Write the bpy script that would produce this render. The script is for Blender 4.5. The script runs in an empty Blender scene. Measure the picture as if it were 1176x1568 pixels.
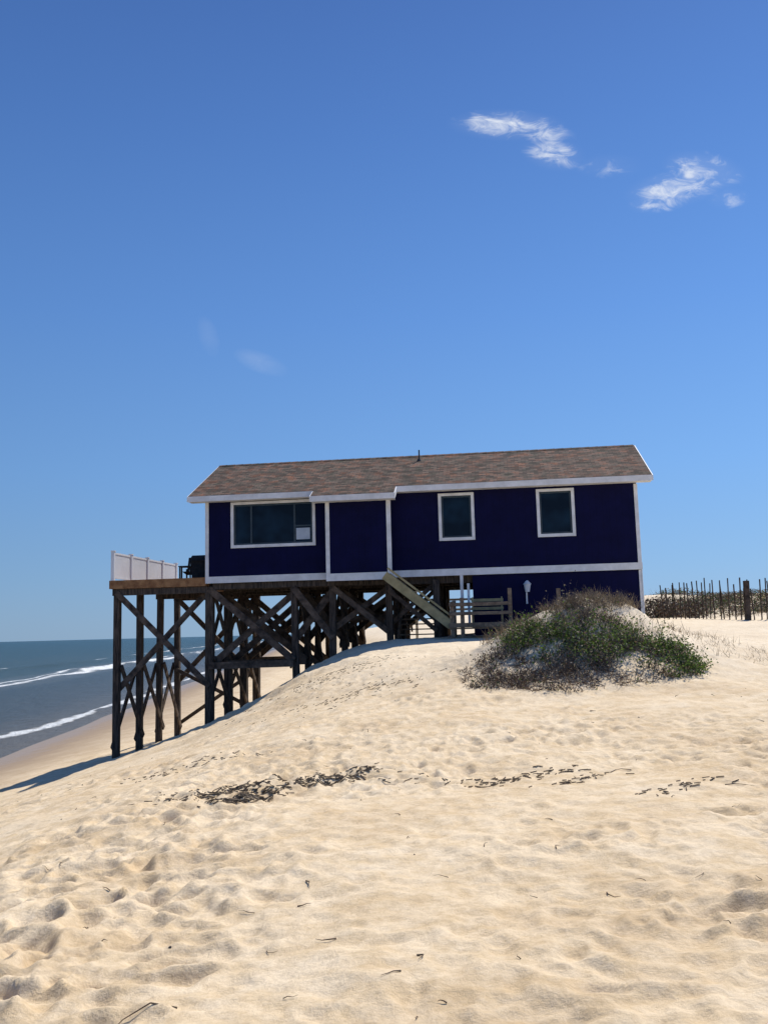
import bpy, math, random, bisect
import numpy as np
from mathutils import Vector, Matrix
random.seed(7); rng=np.random.default_rng(7)
E=5.5            # eye height above sea level
S=bpy.context.scene
COL=S.collection

# ------------------------------------------------------------ materials
def mat(name):
    m=bpy.data.materials.new(name); m.use_nodes=True
    nt=m.node_tree; b=nt.nodes["Principled BSDF"]
    return m,nt,b
def N(nt,t,**kw):
    n=nt.nodes.new(t)
    for k,v in kw.items():
        if k.startswith("i_"):
            key=k[2:]; key=int(key) if key.isdigit() else key.replace("_"," ")
            n.inputs[key].default_value=v
        else: setattr(n,k,v)
    return n
def L(nt,a,b): nt.links.new(a,b)
def ramp(nt,stops):
    r=nt.nodes.new("ShaderNodeValToRGB"); e=r.color_ramp.elements
    while len(e)<len(stops): e.new(0.5)
    for el,(p,c) in zip(e,stops):
        el.position=p; el.color=(*c,1) if len(c)==3 else c
    return r
def M(nt,op,a,b=None,c=None,clamp=False):
    n=nt.nodes.new("ShaderNodeMath"); n.operation=op; n.use_clamp=clamp
    for i,v in enumerate((a,b,c)):
        if v is None: continue
        if isinstance(v,(int,float)): n.inputs[i].default_value=v
        else: nt.links.new(v,n.inputs[i])
    return n.outputs[0]
def noise_mat(name,c1,c2,scale=8,rough=0.8,bump=0.2,stretch=(1,1,1),lo=.35,hi=.65,bs=None,spec=0.3,dist=0.02):
    m,nt,b=mat(name)
    tc=N(nt,"ShaderNodeTexCoord"); mp=N(nt,"ShaderNodeMapping"); mp.inputs["Scale"].default_value=stretch
    L(nt,tc.outputs["Object"],mp.inputs[0])
    n=N(nt,"ShaderNodeTexNoise",i_Scale=scale,i_Detail=6,i_Roughness=.6); L(nt,mp.outputs[0],n.inputs["Vector"])
    r=ramp(nt,[(lo,c1),(hi,c2)]); L(nt,n.outputs[0],r.inputs[0]); L(nt,r.outputs[0],b.inputs["Base Color"])
    b.inputs["Roughness"].default_value=rough; b.inputs["Specular IOR Level"].default_value=spec
    if bump:
        n2=N(nt,"ShaderNodeTexNoise",i_Scale=(bs or scale*4),i_Detail=4); L(nt,mp.outputs[0],n2.inputs["Vector"])
        bp=N(nt,"ShaderNodeBump",i_Strength=bump,i_Distance=dist); L(nt,n2.outputs[0],bp.inputs["Height"]); L(nt,bp.outputs[0],b.inputs["Normal"])
    return m

m_pile=noise_mat("weathered_pile_wood",(.020,.016,.013),(.11,.082,.062),3,.85,.5,(6,6,.8))
m_brace=noise_mat("brace_wood",(.026,.020,.017),(.15,.108,.078),4,.85,.4)
m_picket=noise_mat("weathered_picket_wood",(.03,.022,.018),(.11,.08,.062),5,.85,.4)
m_deck=noise_mat("deck_wood",(.22,.10,.04),(.40,.21,.09),5,.75,.3)
m_stair=noise_mat("stair_wood",(.24,.21,.11),(.36,.31,.17),5,.75,.3)
m_grey=noise_mat("grey_wood",(.12,.085,.06),(.26,.19,.13),6,.85,.4)
m_white=noise_mat("white_trim_paint",(.64,.64,.63),(.82,.82,.81),2.5,.6,.15)
m_metal=noise_mat("dark_metal",(.02,.02,.02),(.05,.05,.05),9,.5,.1)
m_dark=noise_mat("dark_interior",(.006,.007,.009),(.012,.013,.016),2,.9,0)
m_pale_panel=noise_mat("pale_window_panel",(.35,.42,.50),(.50,.56,.62),3,.6,0)
m_frame=noise_mat("window_frame_bronze",(.03,.045,.055),(.05,.07,.085),6,.4,0)
m_tan=noise_mat("grill_cover",(.01,.01,.012),(.03,.03,.03),6,.8,.3)
m_vinyl=noise_mat("white_vinyl",(.80,.81,.83),(.86,.87,.88),2,.4,0)
nt=m_vinyl.node_tree; ts=N(nt,"ShaderNodeBsdfTranslucent"); ts.inputs[0].default_value=(.85,.87,.9,1); ms=N(nt,"ShaderNodeMixShader",i_0=.3)
L(nt,nt.nodes["Principled BSDF"].outputs[0],ms.inputs[1]); L(nt,ts.outputs[0],ms.inputs[2]); L(nt,ms.outputs[0],nt.nodes["Material Output"].inputs[0])

m_navy,nt,b=mat("navy_siding")
tc=N(nt,"ShaderNodeTexCoord"); sp=N(nt,"ShaderNodeSeparateXYZ"); L(nt,tc.outputs["Object"],sp.inputs[0])
sxy=M(nt,'ADD',sp.outputs[0],sp.outputs[1])
fr=M(nt,'FRACT',M(nt,'MULTIPLY',sxy,1/.203))
gr=M(nt,'LESS_THAN',fr,.06)
n=N(nt,"ShaderNodeTexNoise",i_Scale=1.4,i_Detail=8,i_Roughness=.7); L(nt,tc.outputs["Object"],n.inputs["Vector"])
r=ramp(nt,[(.3,(.0022,.0028,.027)),(.7,(.0042,.0050,.046))]); L(nt,n.outputs[0],r.inputs[0])
mx=N(nt,"ShaderNodeMix",data_type='RGBA'); L(nt,M(nt,'MULTIPLY',gr,.4),mx.inputs[0]); L(nt,r.outputs[0],mx.inputs[6]); mx.inputs[7].default_value=(.002,.002,.018,1)
L(nt,mx.outputs[2],b.inputs["Base Color"]); b.inputs["Roughness"].default_value=.7; b.inputs["Specular IOR Level"].default_value=.12
mpn=N(nt,"ShaderNodeMapping"); mpn.inputs["Scale"].default_value=(20,20,1.2); L(nt,tc.outputs["Object"],mpn.inputs[0])
n2=N(nt,"ShaderNodeTexNoise",i_Scale=3,i_Detail=3); L(nt,mpn.outputs[0],n2.inputs["Vector"])
hh=M(nt,'SUBTRACT',M(nt,'MULTIPLY',n2.outputs[0],.5),gr)
bp=N(nt,"ShaderNodeBump",i_Strength=.25,i_Distance=.008); L(nt,hh,bp.inputs["Height"]); L(nt,bp.outputs[0],b.inputs["Normal"])

m_sh,nt,b=mat("asphalt_shingles")
tc=N(nt,"ShaderNodeTexCoord")
mp=N(nt,"ShaderNodeMapping"); mp.inputs["Scale"].default_value=(1,1.1,0); L(nt,tc.outputs["Object"],mp.inputs[0])
br=N(nt,"ShaderNodeTexBrick",i_Scale=1,i_Mortar_Size=.006,i_Bias=0.0); br.inputs["Brick Width"].default_value=.24; br.inputs["Row Height"].default_value=.14
br.inputs["Color1"].default_value=(.06,.047,.037,1); br.inputs["Color2"].default_value=(.17,.13,.10,1); br.inputs["Mortar"].default_value=(.035,.028,.024,1)
L(nt,mp.outputs[0],br.inputs["Vector"])
n=N(nt,"ShaderNodeTexNoise",i_Scale=2.3,i_Detail=9,i_Roughness=.78); L(nt,tc.outputs["Object"],n.inputs["Vector"])
r=ramp(nt,[(.38,(.58,.68,.62)),(.5,(1.05,1,1)),(.62,(1.7,1.0,.75))]); L(nt,n.outputs[0],r.inputs[0])
mx=N(nt,"ShaderNodeMix",data_type='RGBA',blend_type='MULTIPLY'); mx.inputs[0].default_value=1
L(nt,br.outputs[0],mx.inputs[6]); L(nt,r.outputs[0],mx.inputs[7]); L(nt,mx.outputs[2],b.inputs["Base Color"])
b.inputs["Roughness"].default_value=.95; b.inputs["Specular IOR Level"].default_value=.15
bp=N(nt,"ShaderNodeBump",i_Strength=.6,i_Distance=.02); L(nt,br.outputs[0],bp.inputs["Height"]); L(nt,bp.outputs[0],b.inputs["Normal"])

m_glass,nt,b=mat("window_glass")
tc=N(nt,"ShaderNodeTexCoord"); n=N(nt,"ShaderNodeTexNoise",i_Scale=1.1,i_Detail=2); L(nt,tc.outputs["Object"],n.inputs["Vector"])
r=ramp(nt,[(.4,(.003,.006,.014)),(.62,(.008,.022,.042))]); L(nt,n.outputs[0],r.inputs[0]); L(nt,r.outputs[0],b.inputs["Base Color"])
b.inputs["Roughness"].default_value=.04; b.inputs["Specular IOR Level"].default_value=.16

# ------------------------------------------------------------ builder
class B:
    def __init__(s): s.v=[];s.f=[];s.m=[]
    def box(s,c,size,R=None,mi=0):
        c=Vector(c); hx,hy,hz=[q/2 for q in size]; o=len(s.v)
        for dz in(-hz,hz):
            for dx,dy in((-hx,-hy),(hx,-hy),(hx,hy),(-hx,hy)):
                p=Vector((dx,dy,dz))
                if R is not None: p=R@p
                s.v.append(tuple(p+c))
        for q in((3,2,1,0),(4,5,6,7),(0,1,5,4),(1,2,6,5),(2,3,7,6),(3,0,4,7)):
            s.f.append([o+k for k in q]); s.m.append(mi)
    def bb(s,x0,x1,y0,y1,z0,z1,mi=0):
        s.box(((x0+x1)/2,(y0+y1)/2,(z0+z1)/2),(abs(x1-x0),abs(y1-y0),abs(z1-z0)),None,mi)
    def beam(s,p0,p1,w,t,mi=0):
        p0=Vector(p0);p1=Vector(p1);d=p1-p0;l=d.length;d.normalize()
        up=Vector((0,0,1)) if abs(d.z)<.98 else Vector((0,1,0))
        sd=d.cross(up).normalized(); u2=sd.cross(d)
        R=Matrix((d,sd,u2)).transposed()
        s.box((p0+p1)/2,(l,w,t),R,mi)
    def cyl(s,p0,p1,r0,r1,n=10,mi=0,cap=True):
        p0=Vector(p0);p1=Vector(p1);d=(p1-p0).normalized()
        up=Vector((0,0,1)) if abs(d.z)<.95 else Vector((1,0,0))
        a=d.cross(up).normalized();b2=a.cross(d);o=len(s.v)
        for p,r in((p0,r0),(p1,r1)):
            for k in range(n):
                t=2*math.pi*k/n; s.v.append(tuple(p+a*r*math.cos(t)+b2*r*math.sin(t)))
        for k in range(n):
            k2=(k+1)%n; s.f.append([o+k,o+k2,o+n+k2,o+n+k]); s.m.append(mi)
        if cap:
            s.f.append([o+k for k in range(n)][::-1]); s.m.append(mi); s.f.append([o+n+k for k in range(n)]); s.m.append(mi)
    def poly(s,pts,mi=0):
        o=len(s.v); s.v+= [tuple(p) for p in pts]; s.f.append(list(range(o,o+len(pts)))); s.m.append(mi)
    def obj(s,name,mats,parent=None,bevel=0,smooth=False):
        me=bpy.data.meshes.new(name); me.from_pydata(s.v,[],s.f); 
        for m in mats: me.materials.append(m)
        me.polygons.foreach_set("material_index",s.m)
        if smooth: me.polygons.foreach_set("use_smooth",[True]*len(s.f))
        me.update(); ob=bpy.data.objects.new(name,me); COL.objects.link(ob)
        if parent: ob.parent=parent
        if bevel:
            md=ob.modifiers.new("bevel","BEVEL"); md.width=bevel; md.segments=2; md.limit_method='ANGLE'
        return ob

# ------------------------------------------------------------ terrain
XC=np.array([-6000,-60,-30,-18,-13,-10,-8.4,-5.6,-4,-2.6,-1,1,4,8,12,20,80,6000],float)
rows={
-6000:[-30,-7.5,-6.3,-5.5,-4.9,-4.4,-3.9,-2.9,-2.4,-2.0,-1.75,-1.6,-1.5,-1.4,-1.2,-1,-1,-1],
-20:[-30,-7.5,-6.3,-5.5,-4.9,-4.4,-3.9,-2.9,-2.4,-2.0,-1.75,-1.6,-1.5,-1.4,-1.2,-1,-1,-1],
0:[-30,-7.5,-6.3,-5.5,-4.8,-4.0,-3.4,-2.4,-2.0,-1.75,-1.62,-1.55,-1.5,-1.4,-1.2,-.8,-.6,-1],
8:[-30,-7.5,-6.3,-5.5,-4.8,-4.0,-3.4,-2.4,-1.95,-1.7,-1.55,-1.48,-1.42,-1.3,-1.1,-.6,-.4,-1],
12:[-30,-7.5,-6.3,-5.5,-4.75,-3.9,-3.35,-2.35,-1.95,-1.72,-1.48,-1.38,-1.3,-1.2,-1.0,-.5,-.3,-1],
16:[-30,-7.5,-6.3,-5.5,-4.7,-3.85,-3.3,-2.45,-2.1,-1.75,-1.35,-1.15,-1.05,-.95,-.8,-.4,-.2,-1],
20:[-30,-7.5,-6.3,-5.5,-4.65,-3.85,-3.4,-2.65,-2.15,-1.6,-1.0,-.75,-.55,-.5,-.45,-.2,0,-1],
25:[-30,-7.5,-6.3,-5.5,-4.65,-4.0,-3.6,-2.8,-2.1,-1.35,-.62,-.42,-.25,-.1,-.1,0,.2,-1],
30:[-30,-7.5,-6.3,-5.5,-4.7,-4.1,-3.75,-2.8,-1.9,-1.05,-.35,-.28,-.1,.2,.1,.15,.5,-1],
36:[-30,-7.5,-6.3,-5.5,-4.7,-4.2,-3.9,-2.95,-2.3,-1.4,-.6,-.4,-.1,.2,.15,.4,.8,-1],
60:[-30,-7.5,-6.3,-5.5,-4.8,-4.5,-4.3,-3.9,-3.5,-2.9,-2,-1.2,-.5,.3,.9,1.7,2.2,-1],
150:[-30,-7.5,-6.3,-5.5,-4.9,-4.7,-4.6,-4.4,-4.2,-3.9,-3.5,-2.5,-1,.3,1.2,2.2,3,-1],
900:[-30,-7.5,-6.3,-5.5,-4.95,-4.8,-4.7,-4.6,-4.4,-4.2,-4,-3.5,-3,-2,-1,0,.5,-1],
6000:[-30,-7.5,-6.3,-5.5,-5,-5,-5,-5,-4.8,-4.5,-4,-3.5,-3,-2,-1,0,0,-1]}
YC=np.array(sorted(rows),float); T=np.array([rows[int(y)] for y in YC],float)
def tbl(x,y):
    i=np.clip(np.searchsorted(XC,x)-1,0,len(XC)-2); j=np.clip(np.searchsorted(YC,y)-1,0,len(YC)-2)
    u=np.clip((x-XC[i])/(XC[i+1]-XC[i]),0,1); v=np.clip((y-YC[j])/(YC[j+1]-YC[j]),0,1)
    return (T[j,i]*(1-u)+T[j,i+1]*u)*(1-v)+(T[j+1,i]*(1-u)+T[j+1,i+1]*u)*v
gx=np.arange(-35,45,.25); gy=np.arange(-15,75,.25)
GX,GY=np.meshgrid(gx,gy); G=tbl(GX,GY)
k=np.exp(-.5*(np.arange(-12,13)*.25/.85)**2); k/=k.sum()
Gp=np.pad(G,12,mode='edge')
Gp=np.apply_along_axis(lambda a:np.convolve(a,k,'valid'),0,Gp); G2=np.apply_along_axis(lambda a:np.convolve(a,k,'valid'),1,Gp)
def base(x,y):
    xs=x+.077*np.clip(y-42,0,1500)
    a=tbl(xs,y)
    fx=np.clip((xs-gx[0])/.25,0,len(gx)-1.001); fy=np.clip((y-gy[0])/.25,0,len(gy)-1.001)
    i=fx.astype(int); j=fy.astype(int); u=fx-i; v=fy-j
    b_=(G2[j,i]*(1-u)+G2[j,i+1]*u)*(1-v)+(G2[j+1,i]*(1-u)+G2[j+1,i+1]*u)*v
    e=np.minimum(np.minimum(xs-gx[0]-3,gx[-1]-3-xs),np.minimum(y-gy[0]-3,gy[-1]-3-y)); w=np.clip(e/4,0,1)
    return a*(1-w)+b_*w
def hsh(xi,yi,seed):
    n=(xi.astype(np.int64)*374761393+yi.astype(np.int64)*668265263+seed*1274126177)&0x7fffffff
    n=((n^(n>>13))*1274126177)&0x7fffffff
    return ((n^(n>>16))&0xffffff)/float(0xffffff)
def vn(x,y,seed=0):
    xi=np.floor(x);yi=np.floor(y);u=x-xi;v=y-yi
    u=u*u*u*(u*(u*6-15)+10);v=v*v*v*(v*(v*6-15)+10)
    a=hsh(xi,yi,seed);b_=hsh(xi+1,yi,seed);c=hsh(xi,yi+1,seed);d=hsh(xi+1,yi+1,seed)
    return (a*(1-u)+b_*u)*(1-v)+(c*(1-u)+d*u)*v-.5
def fbm(x,y,seed=0,o=4):
    r=0;a=1
    for q in range(o):
        r=r+a*vn(x*2**q+q*17.3,y*2**q+q*9.1,seed+q); a*=.5
    return r
def prints(x,y,cell,seed,el=1.8,rad=.34,pw=2.6):
    X=x/cell;Y=y/cell;xi=np.floor(X);yi=np.floor(Y);out=np.zeros_like(x)
    for dx in(-1,0,1):
        for dy in(-1,0,1):
            cx=xi+dx;cy=yi+dy
            px=cx+hsh(cx,cy,seed);py=cy+hsh(cx,cy,seed+1);an=hsh(cx,cy,seed+2)*3.14;am=.15+.85*hsh(cx,cy,seed+3)
            ux=X-px;uy=Y-py;c=np.cos(an);s_=np.sin(an)
            a=(ux*c+uy*s_)/(rad*el);b_=(-ux*s_+uy*c)/rad
            r=np.sqrt(a*a+b_*b_)
            out+=am*(-np.exp(-(r**pw))+.38*np.exp(-((r-1.45)**2)*7))
    return out
def mound(x,y):
    w=1+.35*fbm(x*.9,y*.9,55,3)
    m=1.12*np.exp(-(((x-3.8)/1.65)**2+((y-18.4)/1.9)**2)**1.2)*w
    m+=.36*np.exp(-(((x-6.0)/1.7)**2+((y-19.2)/2.0)**2))
    m+=.22*np.exp(-(((x-1.6)/1.6)**2+((y-18.8)/2.2)**2))
    return m
def hgt(x,y,fine=True):
    x=np.asarray(x,float);y=np.asarray(y,float)
    h=base(x,y)+mound(x,y)
    land=np.clip((h+5.0)/.8,0,1)
    h=h+land*(.10*fbm(x*.28,y*.28,3,3)+.05*fbm(x*1.1,y*1.1,4,3))
    if fine:
        near=np.clip((22-y)/14,0,1)
        amt=(.24+.76*near)*land*np.clip((200-y)/100,0,1)
        dens=np.clip(.72+1.3*fbm(x*.5,y*.5,9,3),.22,1.25)
        wx=x+.16*fbm(x*1.8,y*1.8,41,3); wy=y+.16*fbm(x*1.8,y*1.8,45,3)
        h=h+amt*dens*(.026*prints(wx,wy,.53,71,1.7,.30,3.0)+.048*prints(wx,wy,.31,21,1.5,.32,3.6)+.032*prints(wx,wy,.17,31,1.4,.34,3.0)+.024*fbm(x*4.0,y*4.0,5,3))+amt*.007*fbm(x*13,y*13,6,2)
        sc_=np.exp(-(((x+4.0)/4.2)**2+((y-26.5)/5)**2))
        h=h+sc_*(.18*fbm(x*.9,y*.9,14,2)+.10*fbm(x*2.5,y*2.5,15,4)-.09*np.abs(fbm(x*1.1,y*1.1,16,3)))
        far=np.clip((y-34)/30,0,1)*land*np.clip((x-7)/8,0,1)
        h=h+far*.9*fbm(x*.16,y*.16,77,4)
    return h
def axis(a0,fin,g,end):
    o=[a0];
    while o[-1]<end: o.append(o[-1]+max(fin,g*abs(o[-1])))
    return o
ys=[-6000,-2000,-600,-200,-80,-40,-20,-12,-8,-5,-3,-1.5,-.5,.3,.8,1.2,1.5]+axis(1.7,.020,.0050,45)
while ys[-1]<6000: ys.append(ys[-1]*1.035)
xp=axis(0,.022,.0085,22)
while xp[-1]<6000: xp.append(xp[-1]*1.09)
xs_=np.array([-q for q in xp[:0:-1]]+xp); ys=np.array(ys)
TX,TY=np.meshgrid(xs_,ys); TZ=hgt(TX,TY)+E
nx,ny=len(xs_),len(ys)
xl,yl=xs_.tolist(),ys.tolist()
def H(x,y):
    i=bisect.bisect(xl,x)-1; j=bisect.bisect(yl,y)-1
    u=(x-xl[i])/(xl[i+1]-xl[i]); v=(y-yl[j])/(yl[j+1]-yl[j])
    return float((TZ[j,i]*(1-u)+TZ[j,i+1]*u)*(1-v)+(TZ[j+1,i]*(1-u)+TZ[j+1,i+1]*u)*v)
co=np.stack([TX,TY,TZ],-1).reshape(-1,3).astype(np.float32)
idx=np.arange(nx*ny).reshape(ny,nx)
q=np.stack([idx[:-1,:-1],idx[:-1,1:],idx[1:,1:],idx[1:,:-1]],-1).reshape(-1,4)
me=bpy.data.meshes.new("ground"); me.vertices.add(len(co)); me.vertices.foreach_set("co",co.ravel())
me.loops.add(q.size); me.loops.foreach_set("vertex_index",q.ravel().astype(np.int32))
me.polygons.add(len(q)); me.polygons.foreach_set("loop_start",np.arange(0,q.size,4,dtype=np.int32)); me.polygons.foreach_set("loop_total",np.full(len(q),4,dtype=np.int32))
me.update(calc_edges=True); me.polygons.foreach_set("use_smooth",np.ones(len(q),bool))
ground=bpy.data.objects.new("ground",me); COL.objects.link(ground)

m_sand,nt,b=mat("beach_sand")
g=N(nt,"ShaderNodeNewGeometry"); sp=N(nt,"ShaderNodeSeparateXYZ"); L(nt,g.outputs["Position"],sp.inputs[0])
n1=N(nt,"ShaderNodeTexNoise",i_Scale=.7,i_Detail=8,i_Roughness=.65); L(nt,g.outputs["Position"],n1.inputs["Vector"])
r1=ramp(nt,[(.35,(.67,.52,.335)),(.5,(.76,.61,.41)),(.68,(.81,.67,.475))]); L(nt,n1.outputs[0],r1.inputs[0])
n2=N(nt,"ShaderNodeTexNoise",i_Scale=26,i_Detail=6,i_Roughness=.8); L(nt,g.outputs["Position"],n2.inputs["Vector"])
r2=ramp(nt,[(.3,(.82,.79,.74)),(.6,(1.02,1.02,1.02))]); L(nt,n2.outputs[0],r2.inputs[0])
mx=N(nt,"ShaderNodeMix",data_type='RGBA',blend_type='MULTIPLY'); mx.inputs[0].default_value=1
L(nt,r1.outputs[0],mx.inputs[6]); L(nt,r2.outputs[0],mx.inputs[7])
n4=N(nt,"ShaderNodeTexNoise",i_Scale=4.5,i_Detail=5,i_Roughness=.6); L(nt,g.outputs["Position"],n4.inputs["Vector"])
r4=ramp(nt,[(.38,(.88,.84,.77)),(.58,(1,1,1))]); L(nt,n4.outputs[0],r4.inputs[0])
mx4=N(nt,"ShaderNodeMix",data_type='RGBA',blend_type='MULTIPLY'); mx4.inputs[0].default_value=1
L(nt,mx.outputs[2],mx4.inputs[6]); L(nt,r4.outputs[0],mx4.inputs[7])
dz_=N(nt,"ShaderNodeMapRange",interpolation_type='SMOOTHSTEP'); dz_.inputs[1].default_value=4.1; dz_.inputs[2].default_value=5.3; L(nt,sp.outputs[2],dz_.inputs[0])
dmx=N(nt,"ShaderNodeMix",data_type='RGBA'); L(nt,M(nt,'MULTIPLY',dz_.outputs[0],.5),dmx.inputs[0]); L(nt,mx4.outputs[2],dmx.inputs[6]); dmx.inputs[7].default_value=(.82,.71,.54,1)
wv=M(nt,'ADD',sp.outputs[2],M(nt,'MULTIPLY',M(nt,'SUBTRACT',n1.outputs[0],.5),.5))
mr=N(nt,"ShaderNodeMapRange"); mr.inputs[1].default_value=1.25; mr.inputs[2].default_value=.35; L(nt,wv,mr.inputs[0])
mw=N(nt,"ShaderNodeMix",data_type='RGBA'); L(nt,mr.outputs[0],mw.inputs[0]); L(nt,dmx.outputs[2],mw.inputs[6]); mw.inputs[7].default_value=(.33,.24,.155,1)
L(nt,mw.outputs[2],b.inputs["Base Color"])
rr=N(nt,"ShaderNodeMapRange"); rr.inputs[1].default_value=.5; rr.inputs[2].default_value=.1; rr.inputs[3].default_value=.95; rr.inputs[4].default_value=.35; L(nt,wv,rr.inputs[0])
L(nt,rr.outputs[0],b.inputs["Roughness"]); b.inputs["Specular IOR Level"].default_value=.2
n3=N(nt,"ShaderNodeTexNoise",i_Scale=9,i_Detail=9,i_Roughness=.70); L(nt,g.outputs["Position"],n3.inputs["Vector"])
bp=N(nt,"ShaderNodeBump",i_Strength=.6,i_Distance=.05); L(nt,n3.outputs[0],bp.inputs["Height"]); L(nt,bp.outputs[0],b.inputs["Normal"])
me.materials.append(m_sand)

# ------------------------------------------------------------ ocean
def sx(y): return .077*np.clip(y-42,0,1500)
ox=-np.concatenate([np.arange(14,70,.5),70*1.06**np.arange(0,82)])[::-1]
oy=np.concatenate([[-7000,-1500,-300,-60],np.arange(-20,200,1.0),200*1.04**np.arange(0,93)])
OX,OY=np.meshgrid(ox,oy)
OX=OX-sx(OY); X1=OX+sx(OY)
ph=fbm(OX*.03,OY*.02,91,2)*9
def ridge(c,w,a): 
    d=(X1+ph-c); return a*np.exp(-(d/w)**2)*np.clip(.7+1.2*fbm(OY*.03,OX*0+c,11,2),0.1,1.3)
OZ=.05*fbm(OX*.35,OY*.12,61,4)+ridge(-42,1.6,.75)+ridge(-58,2.5,.5)+ridge(-80,3,.4)+ridge(-22,.9,.18)
OZ*=np.clip((-X1-16)/4,0,1)*np.clip((900-np.hypot(OX,OY))/600,0,1)
co=np.stack([OX,OY,OZ],-1).reshape(-1,3); nx,ny=len(ox),len(oy); idx=np.arange(nx*ny).reshape(ny,nx)
q=np.stack([idx[:-1,:-1],idx[:-1,1:],idx[1:,1:],idx[1:,:-1]],-1).reshape(-1,4)
me=bpy.data.meshes.new("ocean"); me.from_pydata(co.tolist(),[],q.tolist()); me.polygons.foreach_set("use_smooth",[True]*len(q))
ocean=bpy.data.objects.new("ocean",me); COL.objects.link(ocean)
m_sea,nt,b=mat("sea_water")
g=N(nt,"ShaderNodeNewGeometry"); sp=N(nt,"ShaderNodeSeparateXYZ"); L(nt,g.outputs["Position"],sp.inputs[0])
yy=M(nt,'MULTIPLY',M(nt,'MAXIMUM',M(nt,'SUBTRACT',sp.outputs[1],42),0),.077)
x1=M(nt,'ADD',sp.outputs[0],yy)
mp=N(nt,"ShaderNodeMapping"); mp.inputs["Scale"].default_value=(.10,.035,.1); L(nt,g.outputs["Position"],mp.inputs[0])
nw=N(nt,"ShaderNodeTexNoise",i_Scale=1,i_Detail=5,i_Roughness=.6); L(nt,mp.outputs[0],nw.inputs["Vector"])
x2=M(nt,'ADD',x1,M(nt,'MULTIPLY',M(nt,'SUBTRACT',nw.outputs[0],.5),9))
nf=N(nt,"ShaderNodeTexNoise",i_Scale=1.3,i_Detail=7,i_Roughness=.75); L(nt,g.outputs["Position"],nf.inputs["Vector"])
mp3=N(nt,"ShaderNodeMapping"); mp3.inputs["Scale"].default_value=(.15,.06,.1); L(nt,g.outputs["Position"],mp3.inputs[0])
nf2=N(nt,"ShaderNodeTexNoise",i_Scale=1,i_Detail=3); L(nt,mp3.outputs[0],nf2.inputs["Vector"])
def band(c,w):
    return M(nt,'SUBTRACT',1.0,M(nt,'DIVIDE',M(nt,'ABSOLUTE',M(nt,'SUBTRACT',x2,c)),w),clamp=True)
foam=band(-20.2,.8)
for c,w in((-42,2.4),(-45,1.0),(-62,1.2)): foam=M(nt,'MAXIMUM',foam,band(c,w))
fsum=M(nt,'ADD',M(nt,'ADD',foam,M(nt,'MULTIPLY',nf.outputs[0],.7)),M(nt,'MULTIPLY',nf2.outputs[0],.6))
fm=N(nt,"ShaderNodeMapRange"); fm.inputs[1].default_value=1.08; fm.inputs[2].default_value=1.45; L(nt,fsum,fm.inputs[0])
fgate=M(nt,'MULTIPLY',fm.outputs[0],M(nt,'GREATER_THAN',foam,0.02))
dr=N(nt,"ShaderNodeMapRange"); dr.inputs[1].default_value=-18; dr.inputs[2].default_value=-110; L(nt,x2,dr.inputs[0])
rc=ramp(nt,[(0,(.15,.13,.10)),(.08,(.065,.07,.062)),(.2,(.04,.055,.052)),(.27,(.12,.135,.13)),(.36,(.03,.058,.053)),(1,(.02,.052,.05))]); L(nt,dr.outputs[0],rc.inputs[0])  # depth tints; the pale mid stop paints the shallow-water sheen into the colour
mx=N(nt,"ShaderNodeMix",data_type='RGBA'); L(nt,fgate,mx.inputs[0]); L(nt,rc.outputs[0],mx.inputs[6]); mx.inputs[7].default_value=(.80,.82,.80,1)
L(nt,mx.outputs[2],b.inputs["Base Color"])
L(nt,M(nt,'ADD',.3,M(nt,'MULTIPLY',fgate,.6)),b.inputs["Roughness"]); b.inputs["IOR"].default_value=1.33; b.inputs["Specular IOR Level"].default_value=.22
mp2=N(nt,"ShaderNodeMapping"); mp2.inputs["Scale"].default_value=(1,.4,1); L(nt,g.outputs["Position"],mp2.inputs[0])
nb=N(nt,"ShaderNodeTexNoise",i_Scale=.9,i_Detail=8,i_Roughness=.7); L(nt,mp2.outputs[0],nb.inputs["Vector"])
bp=N(nt,"ShaderNodeBump",i_Strength=1,i_Distance=.9); L(nt,nb.outputs[0],bp.inputs["Height"]); L(nt,bp.outputs[0],b.inputs["Normal"])
me.materials.append(m_sea)

# ------------------------------------------------------------ house
house=bpy.data.objects.new("beach_house",None); COL.objects.link(house)
house.location=(-5.95,30.5,E); house.rotation_euler=(0,0,-math.radians(7.3))
ca,sa=math.cos(math.radians(7.3)),math.sin(math.radians(7.3))
def gl(s,n):
    return H(-5.95+s*ca+n*sa,30.5-s*sa+n*ca)-E
FZ0,FZ1,WT=1.72,1.95,4.47
def wall_open(bd,x0,x1,z0,z1,y,th,ops):
    xs=[x0]
    for o in ops: xs+= [o[0],o[1]]
    xs.append(x1)
    for i in range(0,len(xs),2): bd.bb(xs[i],xs[i+1],y,y+th,z0,z1)
    for o in ops:
        bd.bb(o[0],o[1],y,y+th,z0,o[2]); bd.bb(o[0],o[1],y,y+th,o[3],z1)
D=6.0; LN=-.10; MN=-.55
w=B()
wall_open(w,0.02,4.17,FZ0+.02,WT+.1,LN,.15,[(.93,3.66,2.93,4.34)])
wall_open(w,4.17,6.25,FZ0-.08,4.3,MN,.15,[])
wall_open(w,6.25,14.08,FZ0+.02,WT+.1,0,.15,[(7.85,8.87,2.92,4.34),(11.0,12.06,2.92,4.34)])
w.bb(4.17,4.32,MN+.15,LN,FZ0,4.4); w.bb(6.10,6.25,MN+.15,0.02,FZ0,4.4)
w.bb(0.02,14.08,D-.15,D,FZ0,WT)
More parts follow.
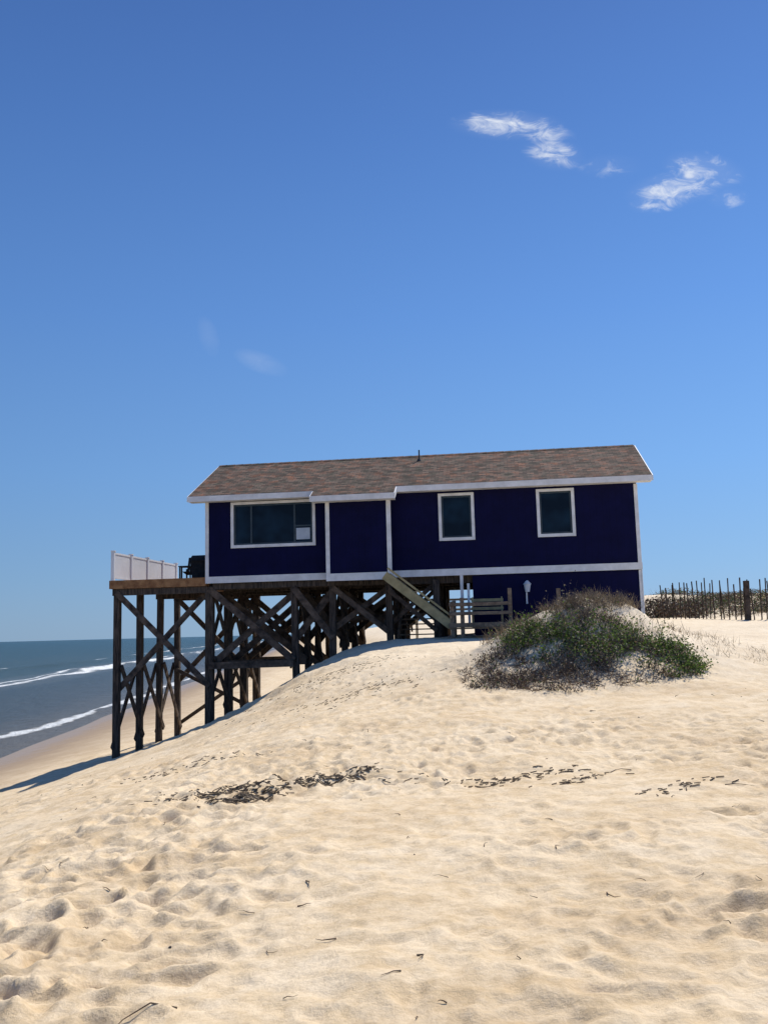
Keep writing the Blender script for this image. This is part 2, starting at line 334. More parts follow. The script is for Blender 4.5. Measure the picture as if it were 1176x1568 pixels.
for x in(0.02,13.93):
    w.bb(x,x+.15,LN+.15 if x<1 else .15,D-.15,FZ0,WT-.1)
    for xx in (x,x+.15):
        w.poly([(xx,0,WT-.1),(xx,D,WT-.1),(xx,3,6.05)])
w.bb(8.8,14.05,.06,.2,-1.0,FZ0-.005); w.bb(8.8,8.95,.2,5.8,-1.0,FZ0-.01); w.bb(13.9,14.05,.2,5.8,-1.0,FZ0-.01); w.bb(8.95,13.9,5.65,5.8,-1,FZ0-.01)
w.obj("walls",[m_navy],house)
fl=B(); fl.bb(0.03,14.07,0.16,D-.16,FZ0+.03,FZ0+.13); fl.bb(4.33,6.09,MN+.16,.15,FZ0+.03,FZ0+.13)
for n_ in (0.3,2.0,4.0,5.8): fl.bb(0.05,14.0,n_-.07,n_+.07,FZ0-.22,FZ0+.02)
for s_ in np.arange(.3,14,.6): fl.bb(s_-.025,s_+.025,0.17,D-.17,FZ0+.0,FZ0+.028)
fl.obj("floor_framing",[m_pile],house)
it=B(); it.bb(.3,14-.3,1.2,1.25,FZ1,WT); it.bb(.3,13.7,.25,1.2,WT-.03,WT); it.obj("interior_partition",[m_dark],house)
t=B()
t.bb(0,4.15,LN-.03,LN-.002,FZ0,FZ1-.01); t.bb(4.15,6.27,MN-.03,MN-.002,FZ0-.08,FZ1-.07); t.bb(6.27,14.12,-.03,-.002,FZ0,FZ1-.01)
t.bb(-.01,.1,LN-.034,LN-.003,FZ1-.01,WT-.03); t.bb(4.15,4.28,MN-.034,MN-.003,FZ1-.07,4.2); t.bb(6.14,6.28,MN-.034,MN-.003,FZ1-.07,4.2)
t.bb(6.253,6.28,MN-.003,-.01,FZ0-.08,FZ0+.15); t.bb(6.253,6.275,MN-.003,MN+.1,FZ1-.07,4.2)
t.bb(13.99,14.10,-.034,-.003,FZ1-.01,WT-.03); t.bb(14.083,14.11,-.003,.1,-.3,WT-.03); t.bb(14.0,14.11,.02,.055,-.3,FZ0-.005)
t.bb(-.02,.018,LN-.03,.08,FZ0,WT-.03)
def wtrim(x0,x1,z0,z1,y,wd=.10):
    t.bb(x0-wd,x1+wd,y-.04,y-.004,z1,z1+wd*.9); t.bb(x0-wd,x1+wd,y-.04,y-.004,z0-wd,z0)
    t.bb(x0-wd,x0,y-.04,y-.004,z0,z1); t.bb(x1,x1+wd,y-.04,y-.004,z0,z1)
wtrim(.96,3.63,2.96,4.31,LN); wtrim(7.88,8.84,2.95,4.31,0); wtrim(11.03,12.03,2.95,4.31,0)
t.obj("trim",[m_white],house,.004)
def window(name,x0,x1,z0,z1,y,mull,haspanel=False,hung=False):
    f=B(); fy0,fy1=y+.02,y+.07; k=.055
    f.bb(x0,x0+k,fy0,fy1,z0,z1); f.bb(x1-k,x1,fy0,fy1,z0,z1); f.bb(x0+k,x1-k,fy0,fy1,z0,z0+k); f.bb(x0+k,x1-k,fy0,fy1,z1-k,z1)
    for m_ in mull: f.bb(m_-.03,m_+.03,fy0+.003,fy1-.003,z0+k,z1-k)
    if hung: f.bb(x0+k,x1-k,fy0+.003,fy1-.003,(z0+z1)/2-.02,(z0+z1)/2+.02)
    f.bb(x0+k,x1-k,y+.045,y+.052,z0+k,z1-k,1)
    if haspanel:
        f.bb(x1-.56,x1-.1,y+.034,y+.040,z0+.12,z0+.50,2)  # pale blue-grey panel in the lower part of the right pane
        f.bb(x1-.64,x1-.58,fy0+.005,fy1-.005,z0+k,z1-k,0); f.bb(x1-.58,x1-k,fy0+.005,fy1-.005,z0+.55,z0+.60,0)
    f.obj(name,[m_frame,m_glass,m_pale_panel],house)
window("picture_window",.96,3.63,2.96,4.31,LN,[1.55],True)
window("bedroom_window",7.88,8.84,2.95,4.31,0,[])
window("bedroom_window_2",11.03,12.03,2.95,4.31,0,[])
RZ,RN,SL=6.27,3.0,.478
def zr(n_): return RZ-SL*abs(RN-n_)
rf=B(); fa=B()
TH=.09
def slab(s0,s1,e,n_top=RN):
    a=zr(e); c=zr(n_top)
    v=[(s0,e,a),(s1,e,a),(s1,n_top,c),(s0,n_top,c)]; vb=[(x,y,z-TH) for x,y,z in v]
    rf.poly(v); rf.poly(vb[::-1]); 
    for i in range(4):
        j=(i+1)%4; rf.poly([v[j],v[i],vb[i],vb[j]])
segs=[(-.5,3.75,-.45),(3.75,6.45,-.95),(6.45,14.53,-.35)]
for s0,s1,e in segs:
    slab(s0,s1,e)
    z=zr(e); fa.bb(s0,s1,e-.03,e-.002,z-.20,z-.015)
    wn={-.45:LN,-.95:MN,-.35:0}[e]
    fa.bb(s0+.01,s1-.01,e,wn+.02,z-.195,z-.175)
slab(-.5,14.53,6.35)
fa.bb(-.5,14.53,6.352,6.38,zr(6.35)-.22,zr(6.35)-.01)
def rake(s_,n0,n1,wd=.03,h=.18):
    v=[(s_,n0,zr(n0)-.012),(s_,n1,zr(n1)-.012),(s_,n1,zr(n1)-h),(s_,n0,zr(n0)-h)]; v2=[(s_+wd,y,z) for x,y,z in v]
    fa.poly(v);fa.poly(v2[::-1])
    for i in range(4):
        j=(i+1)%4; fa.poly([v[j],v[i],v2[i],v2[j]])
rake(14.532,-.38,3.0);rake(14.532,3.0,6.38);rake(-.532,-.48,3.0);rake(-.532,3.0,6.38)
rake(3.718,-.98,-.482); rake(6.452,-.98,-.382,.03,.2)
for s0 in np.arange(-.5,14.4,.3): 
    rf.poly([(s0,2.85,zr(2.85)+.012),(s0+.29,2.85,zr(2.85)+.02),(s0+.29,3.0,RZ+.022),(s0,3.0,RZ+.014)]); rf.poly([(s0,3,RZ+.014),(s0+.29,3,RZ+.022),(s0+.29,3.15,zr(3.15)+.02),(s0,3.15,zr(3.15)+.012)])
rf.obj("roof",[m_sh],house); fa.obj("fascia",[m_white],house)
vp=B(); vp.cyl((7.0,2.4,zr(2.4)-.05),(7.0,2.4,zr(2.4)+.38),.025,.025); vp.cyl((7.0,2.4,zr(2.4)-.03),(7,2.4,zr(2.4)+.06),.1,.05); vp.obj("vent_pipe",[m_metal],house)

# deck
dk=B()
dk.bb(-3.35,-.03,-.06,-.02,FZ0-.07,FZ1-.02); dk.bb(-3.39,-3.352,-.06,6.1,FZ0-.07,FZ1-.02)
for n_ in np.arange(0.0,6.05,.145): dk.bb(-3.33,-.03,n_,n_+.135,FZ1-.07,FZ1-.035)
for s_ in np.arange(-3.2,0,.45): dk.bb(s_-.025,s_+.025,.0,6.0,FZ0-.04,FZ1-.072)
dk.obj("deck",[m_deck],house)
rl=B()
for n_ in np.arange(0,6.01,1.5): rl.bb(-3.34,-3.23,n_-.055,n_+.055,FZ1-.033,FZ1+.97); rl.box((-3.285,n_,FZ1+.985),(.14,.14,.03))
for n_ in np.arange(0,5.9,1.5):
    rl.bb(-3.315,-3.255,n_+.056,n_+1.444,FZ1+.88,FZ1+.94); rl.bb(-3.315,-3.255,n_+.056,n_+1.444,FZ1+.06,FZ1+.12)
    for q_ in np.arange(n_+.1,n_+1.44,.1): rl.bb(-3.30,-3.27,q_-.045,q_+.045,FZ1+.12,FZ1+.88)
rl.obj("deck_railing",[m_vinyl],house)
# piles + bracing
pl=B(); bc=B()
cols=[-3.15,.08,2.93,4.24,6.07,7.6]; rws=[0.12,2.05,4.0,5.85]
random.seed(3)
for ci,s_ in enumerate(cols):
    for n_ in rws:
        j=random.uniform(-.02,.02); wd=.21 if ci!=1 else .26
        pl.beam((s_+j+random.uniform(-.06,.06),n_,gl(s_,n_)-1.2),(s_+j,n_,FZ0-.1),wd,wd)
def X(s0,n0,s1,n1,zt,zb,w_=.06,t_=.22,o=0):
    ds=Vector((s1-s0,n1-n0,0)).normalized(); nrm=Vector((ds.y,-ds.x,0))*(.15+o)
    j=lambda:random.uniform(-.14,.14)
    zl=zb if not isinstance(zb,tuple) else zb[0]; zr_=zb if not isinstance(zb,tuple) else zb[1]
    bc.beam(Vector((s0,n0,zt+j()))+nrm,Vector((s1,n1,zr_+j()))+nrm,w_,t_)
    bc.beam(Vector((s0,n0,zl+j()))-nrm,Vector((s1,n1,zt+j()))-nrm,w_,t_)
for ri,n_ in enumerate(rws):
    if ri in(0,3): X(cols[0],n_,cols[1],n_,1.5,-1.75,.06,.19)
    if ri==3: X(cols[0],n_,cols[1],n_,-1.4,(-3.4,-2.9),.05,.14)
    X(cols[1],n_,cols[2],n_,1.45,-1.0)
    if ri!=2: bc.beam((cols[1],n_-.18,-.98),(cols[2],n_-.18,-.95),.07,.22)
    X(cols[2],n_,cols[3],n_,1.4,-.3)
    X(cols[3],n_,cols[4],n_,1.4,.05,.06,.18)
    X(cols[4],n_,cols[5],n_,1.4,.1,.05,.14)
    if ri in(1,3): bc.beam((cols[2],n_-.18,.45),(cols[4],n_-.18,.5),.06,.16)
for ci,s_ in enumerate(cols[:5]):
    for a_,b_ in zip(rws[:-1],rws[1:]):
        gz=gl(s_,(a_+b_)/2)
        if ci==0:
            X(s_,a_,s_,b_,-1.0,max(gz+.3,-3.5),.06,.17)
        elif ci==1:
            X(s_,a_,s_,b_,1.4,-.9,.06,.18); X(s_,a_,s_,b_,-.8,gz+.3,.06,.16)
        else: X(s_,a_,s_,b_,1.4,max(gz+.3,-1.0),.06,.16)
pl.obj("piles",[m_pile],house,.012); bc.obj("cross_braces",[m_brace],house)
gb=B(); gb.bb(-3.3,.0,.0,.1,FZ0-.30,FZ0-.08); gb.bb(-3.3,.0,3.9,4.0,FZ0-.30,FZ0-.08); gb.bb(-3.3,.0,5.8,5.9,FZ0-.30,FZ0-.08); gb.bb(.2,6.2,-.02,.06,FZ0-.2,FZ0-.01)
gb.obj("girders",[m_pile],house)
# stairs
st=B()
n0,n1=-1.45,-.65
a=Vector((6.15,0,1.72)); c=Vector((8.15,0,.12))
for n_ in(n0,n1): st.beam((a.x,n_,a.z),(c.x,n_,c.z),.05,.26)
st.beam((a.x+.1,n0,a.z+.22),(c.x,n0,c.z+.30),.04,.06)
for i in range(9):
    f_=(i+.5)/9; st.bb(a.x+(c.x-a.x)*f_-.14,a.x+(c.x-a.x)*f_+.14,n0+.03,n1-.03,a.z+(c.z-a.z)*f_+.03,a.z+(c.z-a.z)*f_+.065)
st.obj("stairs",[m_stair],house)
ld=B()
for i in range(8): ld.bb(6.35,7.6-.02*i,.5+.25*i,.75+.25*i,-.15+.17*i,-.11+.17*i)
for s_ in(6.3,7.62): ld.beam((s_,.4,-.25),(s_,2.6,1.25),.05,.24)
ld.obj("back_steps",[m_grey],house)
lr=B(); 
gz=gl(9,-1.2)
for s_,zt in((8.2,.85),(8.5,.95),(9.95,1.2),(11.4,1.15)): lr.bb(s_-.06,s_+.06,-1.5,-1.38,gz-.8,zt)
lr.bb(8.1,10.0,-1.56,-1.5,.70,.80); lr.bb(8.1,10.0,-1.56,-1.5,.42,.52); lr.bb(8.1,9.95,-1.55,-1.5,.05,.19)
lr.bb(8.1,10.0,-1.49,-.3,.0,.045)
for s_ in(8.2,9.95): lr.bb(s_-.06,s_+.06,-.42,-.3,gz-.8,.9)
lr.bb(8.2,9.95,-.45,-.38,.72,.82)
lr.obj("stair_landing",[m_grey],house,.005)
bn=B()
for i in range(4): bn.bb(8.75,9.75,-1.15+.11*i,-1.06+.11*i,.46,.49)
for i in range(3): bn.bb(8.75,9.75,-.70+.02*i,-.68+.02*i,.58+.13*i,.67+.13*i)
for s_ in(8.8,9.7):
    bn.bb(s_-.03,s_+.03,-1.14,-1.08,.045,.46); bn.beam((s_,-.76,.045),(s_,-.64,.98),.05,.05); bn.bb(s_-.03,s_+.03,-1.14,-.72,.42,.458)
bo=bn.obj("wooden_bench",[m_stair]); bo.location=house.location; bo.rotation_euler=house.rotation_euler
wr=B()
wr.bb(6.3,8.8,5.9,5.95,1.5,1.58);wr.bb(6.3,8.8,5.9,5.95,1.1,1.18);wr.bb(6.3,8.8,5.9,5.95,.72,.8)
wr.bb(8.4,8.5,-.02,.06,.2,FZ0); wr.bb(8.62,8.70,-.1,0,.2,1.45)
for s_ in(6.4,7.6,8.7): wr.bb(s_-.05,s_+.05,5.95,6.04,-1,1.65)
wr.obj("lower_railing",[m_white],house)
lp=B(); lp.bb(10.47,10.59,-.02,.055,1.22,1.36); lp.cyl((10.52,-.15,1.36),(10.52,-.15,1.48),.14,.03); lp.cyl((10.52,-.15,1.12),(10.52,-.15,1.36),.07,.115); lp.bb(10.51,10.53,-.15,0,1.38,1.41); lp.bb(10.47,10.52,.0,.05,.75,1.22)
lp.obj("wall_lantern",[m_vinyl],house)
gr_=B()
gr_.bb(-.95,-.25,1.2,1.75,FZ1+.05,FZ1+.5)
prof=[(-.27,.0),(-.27,.16),(-.2,.29),(-.08,.36),(.08,.36),(.2,.29),(.27,.16),(.27,0)]
o=len(gr_.v)
for xx in(-1.0,-.2):
    for y,z in prof: gr_.v.append((xx,1.48+y,FZ1+.5+z))
for i in range(7): gr_.f.append([o+i,o+i+1,o+9+i,o+8+i]); gr_.m.append(0)
gr_.f.append(list(range(o,o+8))); gr_.m.append(0); gr_.f.append(list(range(o+8,o+16))[::-1]); gr_.m.append(0)
gr_.bb(-1.45,-1.01,1.25,1.7,FZ1+.46,FZ1+.5)
for x_ in(-1.42,-1.04): gr_.bb(x_-.02,x_+.02,1.3,1.34,FZ1-.03,FZ1+.46)
gr_.beam((-.95,1.15,FZ1+.66),(-.25,1.15,FZ1+.66),.03,.03)
go=gr_.obj("covered_grill",[m_tan]); go.location=house.location; go.rotation_euler=house.rotation_euler
# slatted deck chair beside the grill
dc=B(); z0=FZ1-.035
for i in range(5): dc.bb(-1.75,-1.2,2.5+.1*i,2.58+.1*i,z0+.40-.02*i,z0+.425-.02*i)
for i in range(5): 
    x_=-1.72+.12*i; dc.beam((x_,2.98,z0+.34),(x_,3.22,z0+.98),.08,.025)
for x_ in(-1.78,-1.17):
    dc.beam((x_,2.5,z0),(x_,2.5,z0+.6),.05,.05); dc.beam((x_,3.05,z0),(x_,3.05,z0+.55),.05,.05); dc.bb(x_-.05,x_+.05,2.42,3.1,z0+.6,z0+.63)
do=dc.obj("deck_chair",[m_tan]); do.location=house.location; do.rotation_euler=house.rotation_euler

# ------------------------------------------------------------ sand fence
fn=B(); random.seed(11)
P=[(9.3,30.8),(10.6,30.2),(12.0,29.6),(14,29.0),(17,28.4)]
def along(P,d):
    for a,b_ in zip(P[:-1],P[1:]):
        l=math.dist(a,b_)
        if d<=l: return (a[0]+(b_[0]-a[0])*d/l,a[1]+(b_[1]-a[1])*d/l)
        d-=l
    return None
d=0;wires=[]
while True:
    p=along(P,d)
    if p is None: break
    z=H(*p); hh_=random.uniform(1.0,1.36); lx=random.gauss(0,.06); ly=random.gauss(0,.05)
    fn.beam((p[0],p[1],z-.3),(p[0]+lx,p[1]+ly,z+hh_),.022,random.uniform(.045,.065)); wires.append((p[0],p[1],z))
    d+=random.choice([.11,.14,.16,.2])
for i in range(len(wires)-1):
    for k_ in(.3,.85): fn.beam((wires[i][0],wires[i][1]-.03,wires[i][2]+k_),(wires[i+1][0],wires[i+1][1]-.03,wires[i+1][2]+k_+.0),.008,.010)
for x_,y_ in((11.62,29.7),(14.4,28.8),(17,28.3)):
    fn.beam((x_,y_,H(x_,y_)-.5),(x_+.03,y_,H(x_,y_)+1.26),.15,.15)
fn.obj("sand_fence",[m_picket])

# ------------------------------------------------------------ vegetation
def leafmat(name,c,tr=.0,v=.35):
    m,nt,b=mat(name)
    oi=N(nt,"ShaderNodeNewGeometry"); n=N(nt,"ShaderNodeTexNoise",i_Scale=14,i_Detail=2); L(nt,oi.outputs["Position"],n.inputs["Vector"])
    r=ramp(nt,[(.3,tuple(q*(1-v) for q in c)),(.7,tuple(q*(1+v) for q in c))]); L(nt,n.outputs[0],r.inputs[0]); L(nt,r.outputs[0],b.inputs["Base Color"])
    b.inputs["Roughness"].default_value=.6; b.inputs["Specular IOR Level"].default_value=.2
    if tr:
        ts=N(nt,"ShaderNodeBsdfTranslucent"); L(nt,r.outputs[0],ts.inputs[0]); ms=N(nt,"ShaderNodeMixShader",i_0=tr)
        L(nt,b.outputs[0],ms.inputs[1]); L(nt,ts.outputs[0],ms.inputs[2]); L(nt,ms.outputs[0],nt.nodes["Material Output"].inputs[0])
    return m
lv=[leafmat("leaf_green",(.115,.175,.035),.35),leafmat("leaf_dark_green",(.05,.085,.024),.25),leafmat("leaf_dry",(.19,.135,.085),.2),leafmat("woody_stem",(.12,.095,.08)),leafmat("grass_straw",(.33,.26,.16),.25),leafmat("leaf_russet",(.115,.07,.048),.1)]
class V(B):
    def leaf(s,p,sz,mi,up=.4):
        d=Vector((random.gauss(0,1),random.gauss(0,1),random.gauss(up,.7))).normalized(); q_=Vector((random.gauss(0,1),random.gauss(0,1),random.gauss(0,1))); a=d.cross(q_).normalized()*sz*.32
        d*=sz; p=Vector(p); s.poly([p-d*.5,p+a,p+d*.5,p-a],mi)
    def stem(s,p,d,l,w,mi,curl=.3,seg=3):
        p=Vector(p);d=Vector(d).normalized(); side=d.cross(Vector((random.gauss(0,1),random.gauss(0,1),.1))).normalized()
        o=len(s.v)
        for i in range(seg+1):
            f_=i/seg; ww=w*(1-f_*.85); s.v.append(tuple(p-side*ww/2)); s.v.append(tuple(p+side*ww/2))
            d=(d+Vector((random.gauss(0,curl*.4),random.gauss(0,curl*.4),-curl*.25))).normalized(); p=p+d*l/seg
        for i in range(seg): s.f.append([o+2*i,o+2*i+1,o+2*i+3,o+2*i+2]); s.m.append(mi)
        return p
def fb(x,y,s,o=3): return float(fbm(np.array([x]),np.array([y]),s,o)[0])
sh=V(); random.seed(5)
cx,cy=3.4,16.85
tries=0
while tries<13000:
    tries+=1
    x=random.uniform(cx-2.3,cx+2.3); y=random.uniform(15.0,18.5)
    u=(x-cx)/1.85; v=(y-cy)/1.5
    e=u*u+v*v+1.3*fb(x*1.3,y*1.3,200)
    if e>1: continue
    z=H(x,y); gap=fb(x*2.6,y*2.6,300,2)
    dz=(z-E)-(-.38-.24*u)+random.gauss(0,.08)+.35*fb(x*1.8,y*1.8,222,2)
    green=abs(dz)<.23 and u>-.6
    if dz>=.23 and gap<.05: continue
    if green and gap<-.24: continue
    if not green and dz<0 and gap<-.15: continue
    hh_=(.07+.17*max(0,1-e))*random.uniform(.5,1.6)
    if green: hh_*=1.25
    tip=sh.stem((x,y,z-.03),(random.gauss(-.05,.5),random.gauss(-.2,.4),1),hh_*random.uniform(.8,1.5),.011,3,.5)
    nl=random.choice([3,5,7]) if green else random.choice([0,1,2,3])
    for k_ in range(nl):
        f_=random.random(); q_=Vector((x,y,z)).lerp(tip,.35+.65*f_)+Vector((random.gauss(0,.05),random.gauss(0,.05),random.gauss(0,.03)))
        if green: mi=random.choices([0,1,2,4],[6,3,1.2,.5])[0]; sz=random.uniform(.03,.065)
        elif dz<0: mi=random.choices([3,5,2,1,0],[3.5,2.5,2.5,1.2,.3])[0]; sz=random.uniform(.025,.05)
        else: mi=random.choices([2,4,3,1],[3,3,2,1])[0]; sz=random.uniform(.025,.05)
        sh.leaf(q_,sz,mi)
for i in range(2800):
    an=random.uniform(2.9,6.45); rr_=random.uniform(.45,1.12)+.45*fb(math.cos(an)*2.5,math.sin(an)*2.5,410,3); x=cx-.1+1.8*math.cos(an)*rr_; y=cy+1.35*math.sin(an)*rr_
    if fb(x*3.2,y*3.2,333,2)<-.12: continue
    z=H(x,y); sh.stem((x,y,z),(random.gauss(-.3,.8),random.gauss(-.3,.6),random.uniform(.3,1.2)),random.uniform(.12,.38),.011,random.choice([3,3,5,2]),.6)
sh.obj("beach_shrub",lv)
gs=V()
def tuft(x,y,nb,l,mi_w,sp_=.06):
    z=H(x,y)
    for i in range(nb):
        dx,dy=random.gauss(0,sp_),random.gauss(0,sp_)
        gs.stem((x+dx,y+dy,z-.03),(random.gauss(-.1,.4),random.gauss(0,.4),1),l*random.uniform(.4,1.25),.009,random.choices([4,2,3,1],mi_w)[0],.45,4)
i=0
while i<560:
    x=random.gauss(3.6,.9); y=random.gauss(17.95,.65)
    if fb(x*1.7,y*1.7,500,2)<-.04 or H(x,y)-E<-.33: continue
    i+=1; tuft(x,y,9,random.uniform(.16,.34),[4,3.5,3.5,.5],.10)
for i in range(110):
    x=random.uniform(4.8,7.4); y=random.uniform(17.2,20.5); tuft(x,y,7,.2,[4,3,3,.4],.12)
for i in range(40):
    x=random.uniform(1.5,3); y=random.uniform(16.3,20); tuft(x,y,4,.15,[4,3,2,.3])
for i in range(90):
    x=random.uniform(8.6,19); y=random.uniform(32,38); tuft(x,y,9,.4,[4,3,2,1],.15)
gs.obj("dune_grass",lv)
sc=V()
def clump(x,y,r,hh_,nl,w_):
    z=H(x,y)
    for i in range(nl):
        a_=random.uniform(0,6.28); rr_=r*math.sqrt(random.random()); f_=random.random()**.6
        sc.leaf((x+rr_*math.cos(a_),y+rr_*math.sin(a_),z+hh_*f_*(1-.6*(rr_/r)**2)),random.uniform(.06,.13),random.choices([1,5,2,3,4],w_)[0])
    for i in range(int(nl/8)):
        sc.stem((x+random.gauss(0,r*.4),y+random.gauss(0,r*.4),z),(random.gauss(0,.4),random.gauss(0,.4),1),hh_*1.1,.02,3,.3)
for i in range(11): clump(random.uniform(9.3,11.3),random.uniform(33.5,36.5),random.uniform(.4,.7),random.uniform(.5,1.05),260,[1,3,2,3,1])
for i in range(45):
    y=random.uniform(38,55); x=y*random.uniform(.31,.50); clump(x,y,random.uniform(.6,1.3),random.uniform(.3,.6),260,[4,2.5,2,2,1])
for i in range(130):
    y=random.uniform(50,100); x=y*random.uniform(.29,.55); clump(x,y,random.uniform(.9,2.0),random.uniform(.3,.6),260,[5,2,2,1.5,1])
sc.obj("coastal_scrub",lv)

# ------------------------------------------------------------ wrack and twigs
tw=V(); random.seed(21)
def twig(x,y,l,w_=.012):
    z=H(x,y); p=Vector((x,y,z+.004)); an=random.uniform(0,6.28)
    for s_ in range(3):
        an+=random.gauss(0,.5); q_=p+Vector((math.cos(an),math.sin(an),0))*l/3; q_.z=H(q_.x,q_.y)+.004+random.uniform(0,.01)
        tw.cyl(p,q_,w_/2*(1-.25*s_),w_/2*(1-.25*(s_+1)),5); p=q_
for i in range(100):
    y=random.uniform(3.6,20)**1.0; x=y*random.uniform(-.38,.42); twig(x,y,random.uniform(.03,.11),random.uniform(.003,.006)*(1+y*.08))
for (x,y,l) in((-.55,6.0,.15),(-.3,4.9,.12),(-1.9,9.3,.2),(2.5,8.0,.25),(2.9,8.2,.25),(-.95,4.2,.35),(.1,4.5,.1),(1.2,5.4,.12),(-.3,13,.4),(2.4,9.4,.3)): twig(x,y,l,.009)
tw.obj("driftwood_twigs",[leafmat("driftwood",(.10,.065,.04))])
sw=V()
def wrack(cx,cy,rx,ry,nn):
    for i in range(nn):
        x=random.gauss(cx,rx); y=random.gauss(cy+.25*math.sin((x-cx)*4),ry); z=H(x,y)
        an=random.gauss(.1,.7)*random.choice([1,-1]); d_=Vector((math.cos(an),math.sin(an)*.6,.05)); l=random.uniform(.02,.09)
        q_=Vector((x,y,z+.006)); r_=q_+d_*l; r_.z=H(r_.x,r_.y)+.010; sw.beam(q_,r_,.007,.008,random.choice([0,0,1,2,2]))
wrack(-1.7,10.0,.30,.16,320); wrack(-1.0,9.9,.5,.12,300); wrack(-1.45,9.2,.14,.09,200); wrack(-.5,10.1,.24,.12,140)
wrack(1.25,9.4,.45,.12,130); wrack(1.7,8.9,.15,.06,30); wrack(-2.8,13,.5,.2,70); wrack(-.6,18,.8,.4,130); wrack(-1.2,22,.9,.9,220); wrack(2.5,8.2,.25,.1,30)
sw.obj("seaweed_wrack",[leafmat("wrack_brown",(.12,.09,.06)),leafmat("wrack_dark",(.05,.038,.028)),leafmat("wrack_tan",(.22,.165,.10))])
pb=B()
for i in range(35):
    y=random.uniform(5,22); x=y*random.uniform(-.4,.42); z=H(x,y); r_=random.uniform(.004,.011)*(1+.05*y)
    pts=[Vector((math.cos(k)*r_*random.uniform(.7,1.2),math.sin(k)*r_*random.uniform(.7,1.2),0)) for k in np.arange(0,6.28,1.05)]
    o=len(pb.v); top=(x,y,z+r_*.8); pb.v.append(top)
    for p in pts: pb.v.append((x+p.x,y+p.y,z-.003))
    for k in range(len(pts)): pb.f.append([o,o+1+k,o+1+(k+1)%len(pts)]); pb.m.append(0)
pb.obj("shell_fragments",[leafmat("dark_shell",(.09,.07,.055))])

# ------------------------------------------------------------ light, sky
EL=55; sd=Vector((.57,.82,0)).normalized()*math.cos(math.radians(EL)); sd.z=math.sin(math.radians(EL))
sun=bpy.data.lights.new("sun","SUN"); sun.energy=5.0; sun.angle=math.radians(.53); sun.color=(1,.95,.87)
so=bpy.data.objects.new("sun",sun); COL.objects.link(so); so.rotation_euler=sd.to_track_quat('Z','Y').to_euler(); so.location=(10,10,40)
W=bpy.data.worlds.new("World"); S.world=W; W.use_nodes=True; nt=W.node_tree; bg=nt.nodes["Background"]
sk=N(nt,"ShaderNodeTexSky",sky_type='NISHITA'); sk.sun_disc=False; sk.sun_elevation=math.radians(EL); sk.sun_rotation=math.atan2(sd.x,sd.y)
sk.air_density=1.0; sk.dust_density=.3; sk.ozone_density=3.0; sk.altitude=0
bg.inputs[1].default_value=.1
tc=N(nt,"ShaderNodeTexCoord"); sp=N(nt,"ShaderNodeSeparateXYZ"); L(nt,tc.outputs["Generated"],sp.inputs[0])
sr=ramp(nt,[(0,(.25,.43,.66)),(.06,(.215,.42,.72)),(.17,(.170,.385,.78)),(.33,(.115,.295,.72)),(.5,(.075,.208,.58)),(.64,(.050,.145,.455)),(1,(.035,.11,.36))]); L(nt,sp.outputs[2],sr.inputs[0])
sc10=N(nt,"ShaderNodeVectorMath",operation='SCALE'); L(nt,sr.outputs[0],sc10.inputs[0])
az=M(nt,'ADD',1.0,M(nt,'MULTIPLY',sp.outputs[0],.38)); L(nt,M(nt,'MULTIPLY',az,10.0),sc10.inputs[3])
mxs=N(nt,"ShaderNodeMix",data_type='RGBA'); mxs.inputs[0].default_value=.12; L(nt,sc10.outputs[0],mxs.inputs[6]); L(nt,sk.outputs[0],mxs.inputs[7])
yy=M(nt,'MAXIMUM',sp.outputs[1],.05); A=M(nt,'DIVIDE',sp.outputs[0],yy); Bv=M(nt,'DIVIDE',sp.outputs[2],yy)
cmb=N(nt,"ShaderNodeCombineXYZ"); L(nt,A,cmb.inputs[0]); L(nt,Bv,cmb.inputs[1])
mpc=N(nt,"ShaderNodeMapping"); mpc.inputs["Scale"].default_value=(1,1.9,1); mpc.inputs["Rotation"].default_value=(0,0,-.3); L(nt,cmb.outputs[0],mpc.inputs[0])
nc=N(nt,"ShaderNodeTexNoise",i_Scale=32,i_Detail=10,i_Roughness=.62,i_Distortion=.9); L(nt,mpc.outputs[0],nc.inputs["Vector"])
nc2=N(nt,"ShaderNodeTexNoise",i_Scale=13,i_Detail=3,i_Roughness=.5); L(nt,mpc.outputs[0],nc2.inputs["Vector"])
def ell(a0,b0,ra,rb,am,rot=0):
    da=M(nt,'SUBTRACT',A,a0);db=M(nt,'SUBTRACT',Bv,b0); c,s_=math.cos(rot),math.sin(rot)
    u=M(nt,'DIVIDE',M(nt,'ADD',M(nt,'MULTIPLY',da,c),M(nt,'MULTIPLY',db,s_)),ra)
    v=M(nt,'DIVIDE',M(nt,'SUBTRACT',M(nt,'MULTIPLY',db,c),M(nt,'MULTIPLY',da,s_)),rb)
    r_=M(nt,'ADD',M(nt,'MULTIPLY',u,u),M(nt,'MULTIPLY',v,v))
    return M(nt,'MULTIPLY',M(nt,'SUBTRACT',1.0,r_,clamp=True),am)
els=[ell(.155,.582,.075,.022,1.1,-.05),ell(.190,.575,.05,.022,.8,-.3),ell(.207,.545,.042,.024,.95,-.2),ell(.270,.528,.048,.018,.5),ell(.380,.520,.055,.026,1.0,-.2),ell(.350,.500,.070,.025,1.1,.15),ell(.325,.483,.04,.016,.95,.1),ell(.405,.485,.03,.016,.6)]
mk=els[0]
for e in els[1:]: mk=M(nt,'MAXIMUM',mk,e)
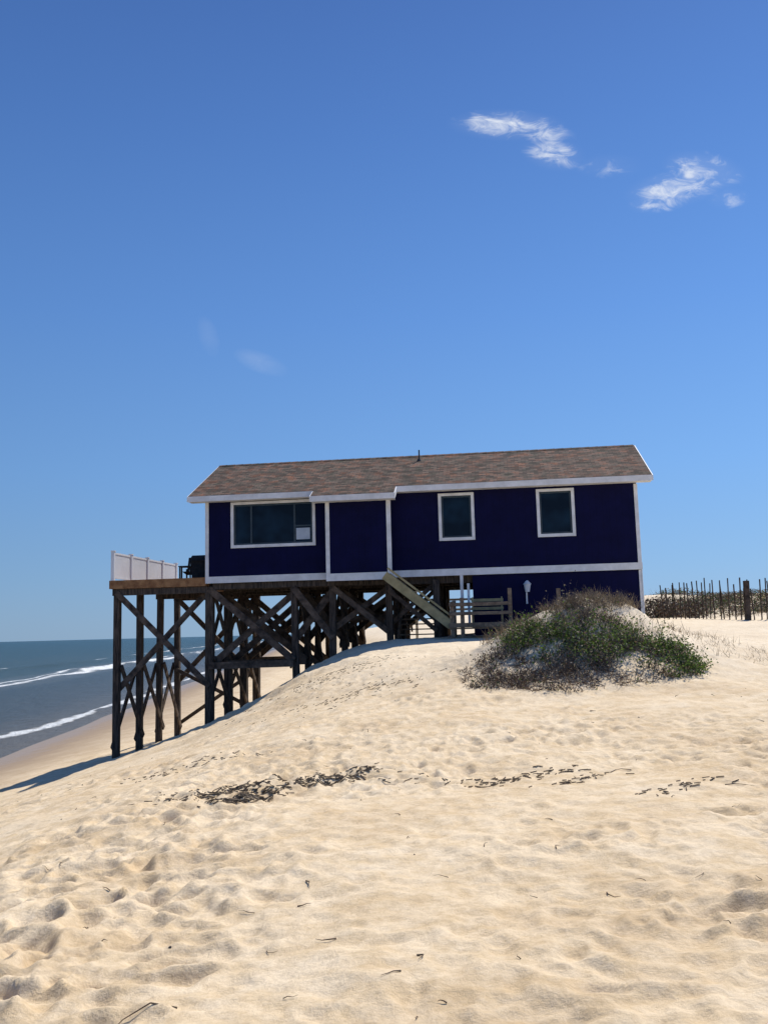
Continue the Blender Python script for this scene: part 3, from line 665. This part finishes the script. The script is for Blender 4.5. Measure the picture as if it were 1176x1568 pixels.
nz=M(nt,'ADD',M(nt,'MULTIPLY',nc.outputs[0],.65),M(nt,'MULTIPLY',nc2.outputs[0],.35))
cl=M(nt,'ADD',M(nt,'MULTIPLY',M(nt,'SUBTRACT',nz,.55),6.0),mk)
gate=N(nt,"ShaderNodeMapRange",interpolation_type='SMOOTHSTEP'); gate.inputs[1].default_value=0; gate.inputs[2].default_value=.8; L(nt,mk,gate.inputs[0])
cm=N(nt,"ShaderNodeMapRange",interpolation_type='SMOOTHSTEP'); cm.inputs[1].default_value=0; cm.inputs[2].default_value=1.9; L(nt,cl,cm.inputs[0])
faint=M(nt,'MULTIPLY',M(nt,'MAXIMUM',ell(-.134,.304,.034,.013,.26,-.4),ell(-.193,.336,.012,.026,.18,.3)),M(nt,'MULTIPLY',nc.outputs[0],nc2.outputs[0]))
halo=M(nt,'MULTIPLY',M(nt,'MULTIPLY',M(nt,'MULTIPLY',mk,mk),nc.outputs[0]),.2)
cf=M(nt,'MAXIMUM',M(nt,'MULTIPLY',M(nt,'MULTIPLY',cm.outputs[0],gate.outputs[0]),.93),M(nt,'MAXIMUM',faint,halo))
cx_=N(nt,"ShaderNodeMix",data_type='RGBA'); L(nt,cf,cx_.inputs[0]); L(nt,mxs.outputs[2],cx_.inputs[6]); cx_.inputs[7].default_value=(8.6,9.0,9.6,1)
L(nt,cx_.outputs[2],bg.inputs[0])

# ------------------------------------------------------------ camera
cam=bpy.data.cameras.new("camera"); co_=bpy.data.objects.new("camera",cam); COL.objects.link(co_)
cam.sensor_fit='VERTICAL'; cam.sensor_height=36; cam.lens=1400/1568*36; cam.clip_start=.05; cam.clip_end=20000
p=math.radians(7.43); r=.026
F=Vector((0,math.cos(p),math.sin(p))); U0=Vector((0,-math.sin(p),math.cos(p))); R0=Vector((1,0,0))
R_=R0*math.cos(r)-U0*math.sin(r); U=U0*math.cos(r)+R0*math.sin(r)
mtx=Matrix((R_,U,-F)).transposed().to_4x4(); mtx.translation=(0,0,E); co_.matrix_world=mtx
S.camera=co_
S.view_settings.view_transform='Standard'; S.view_settings.look='None'; S.view_settings.exposure=0
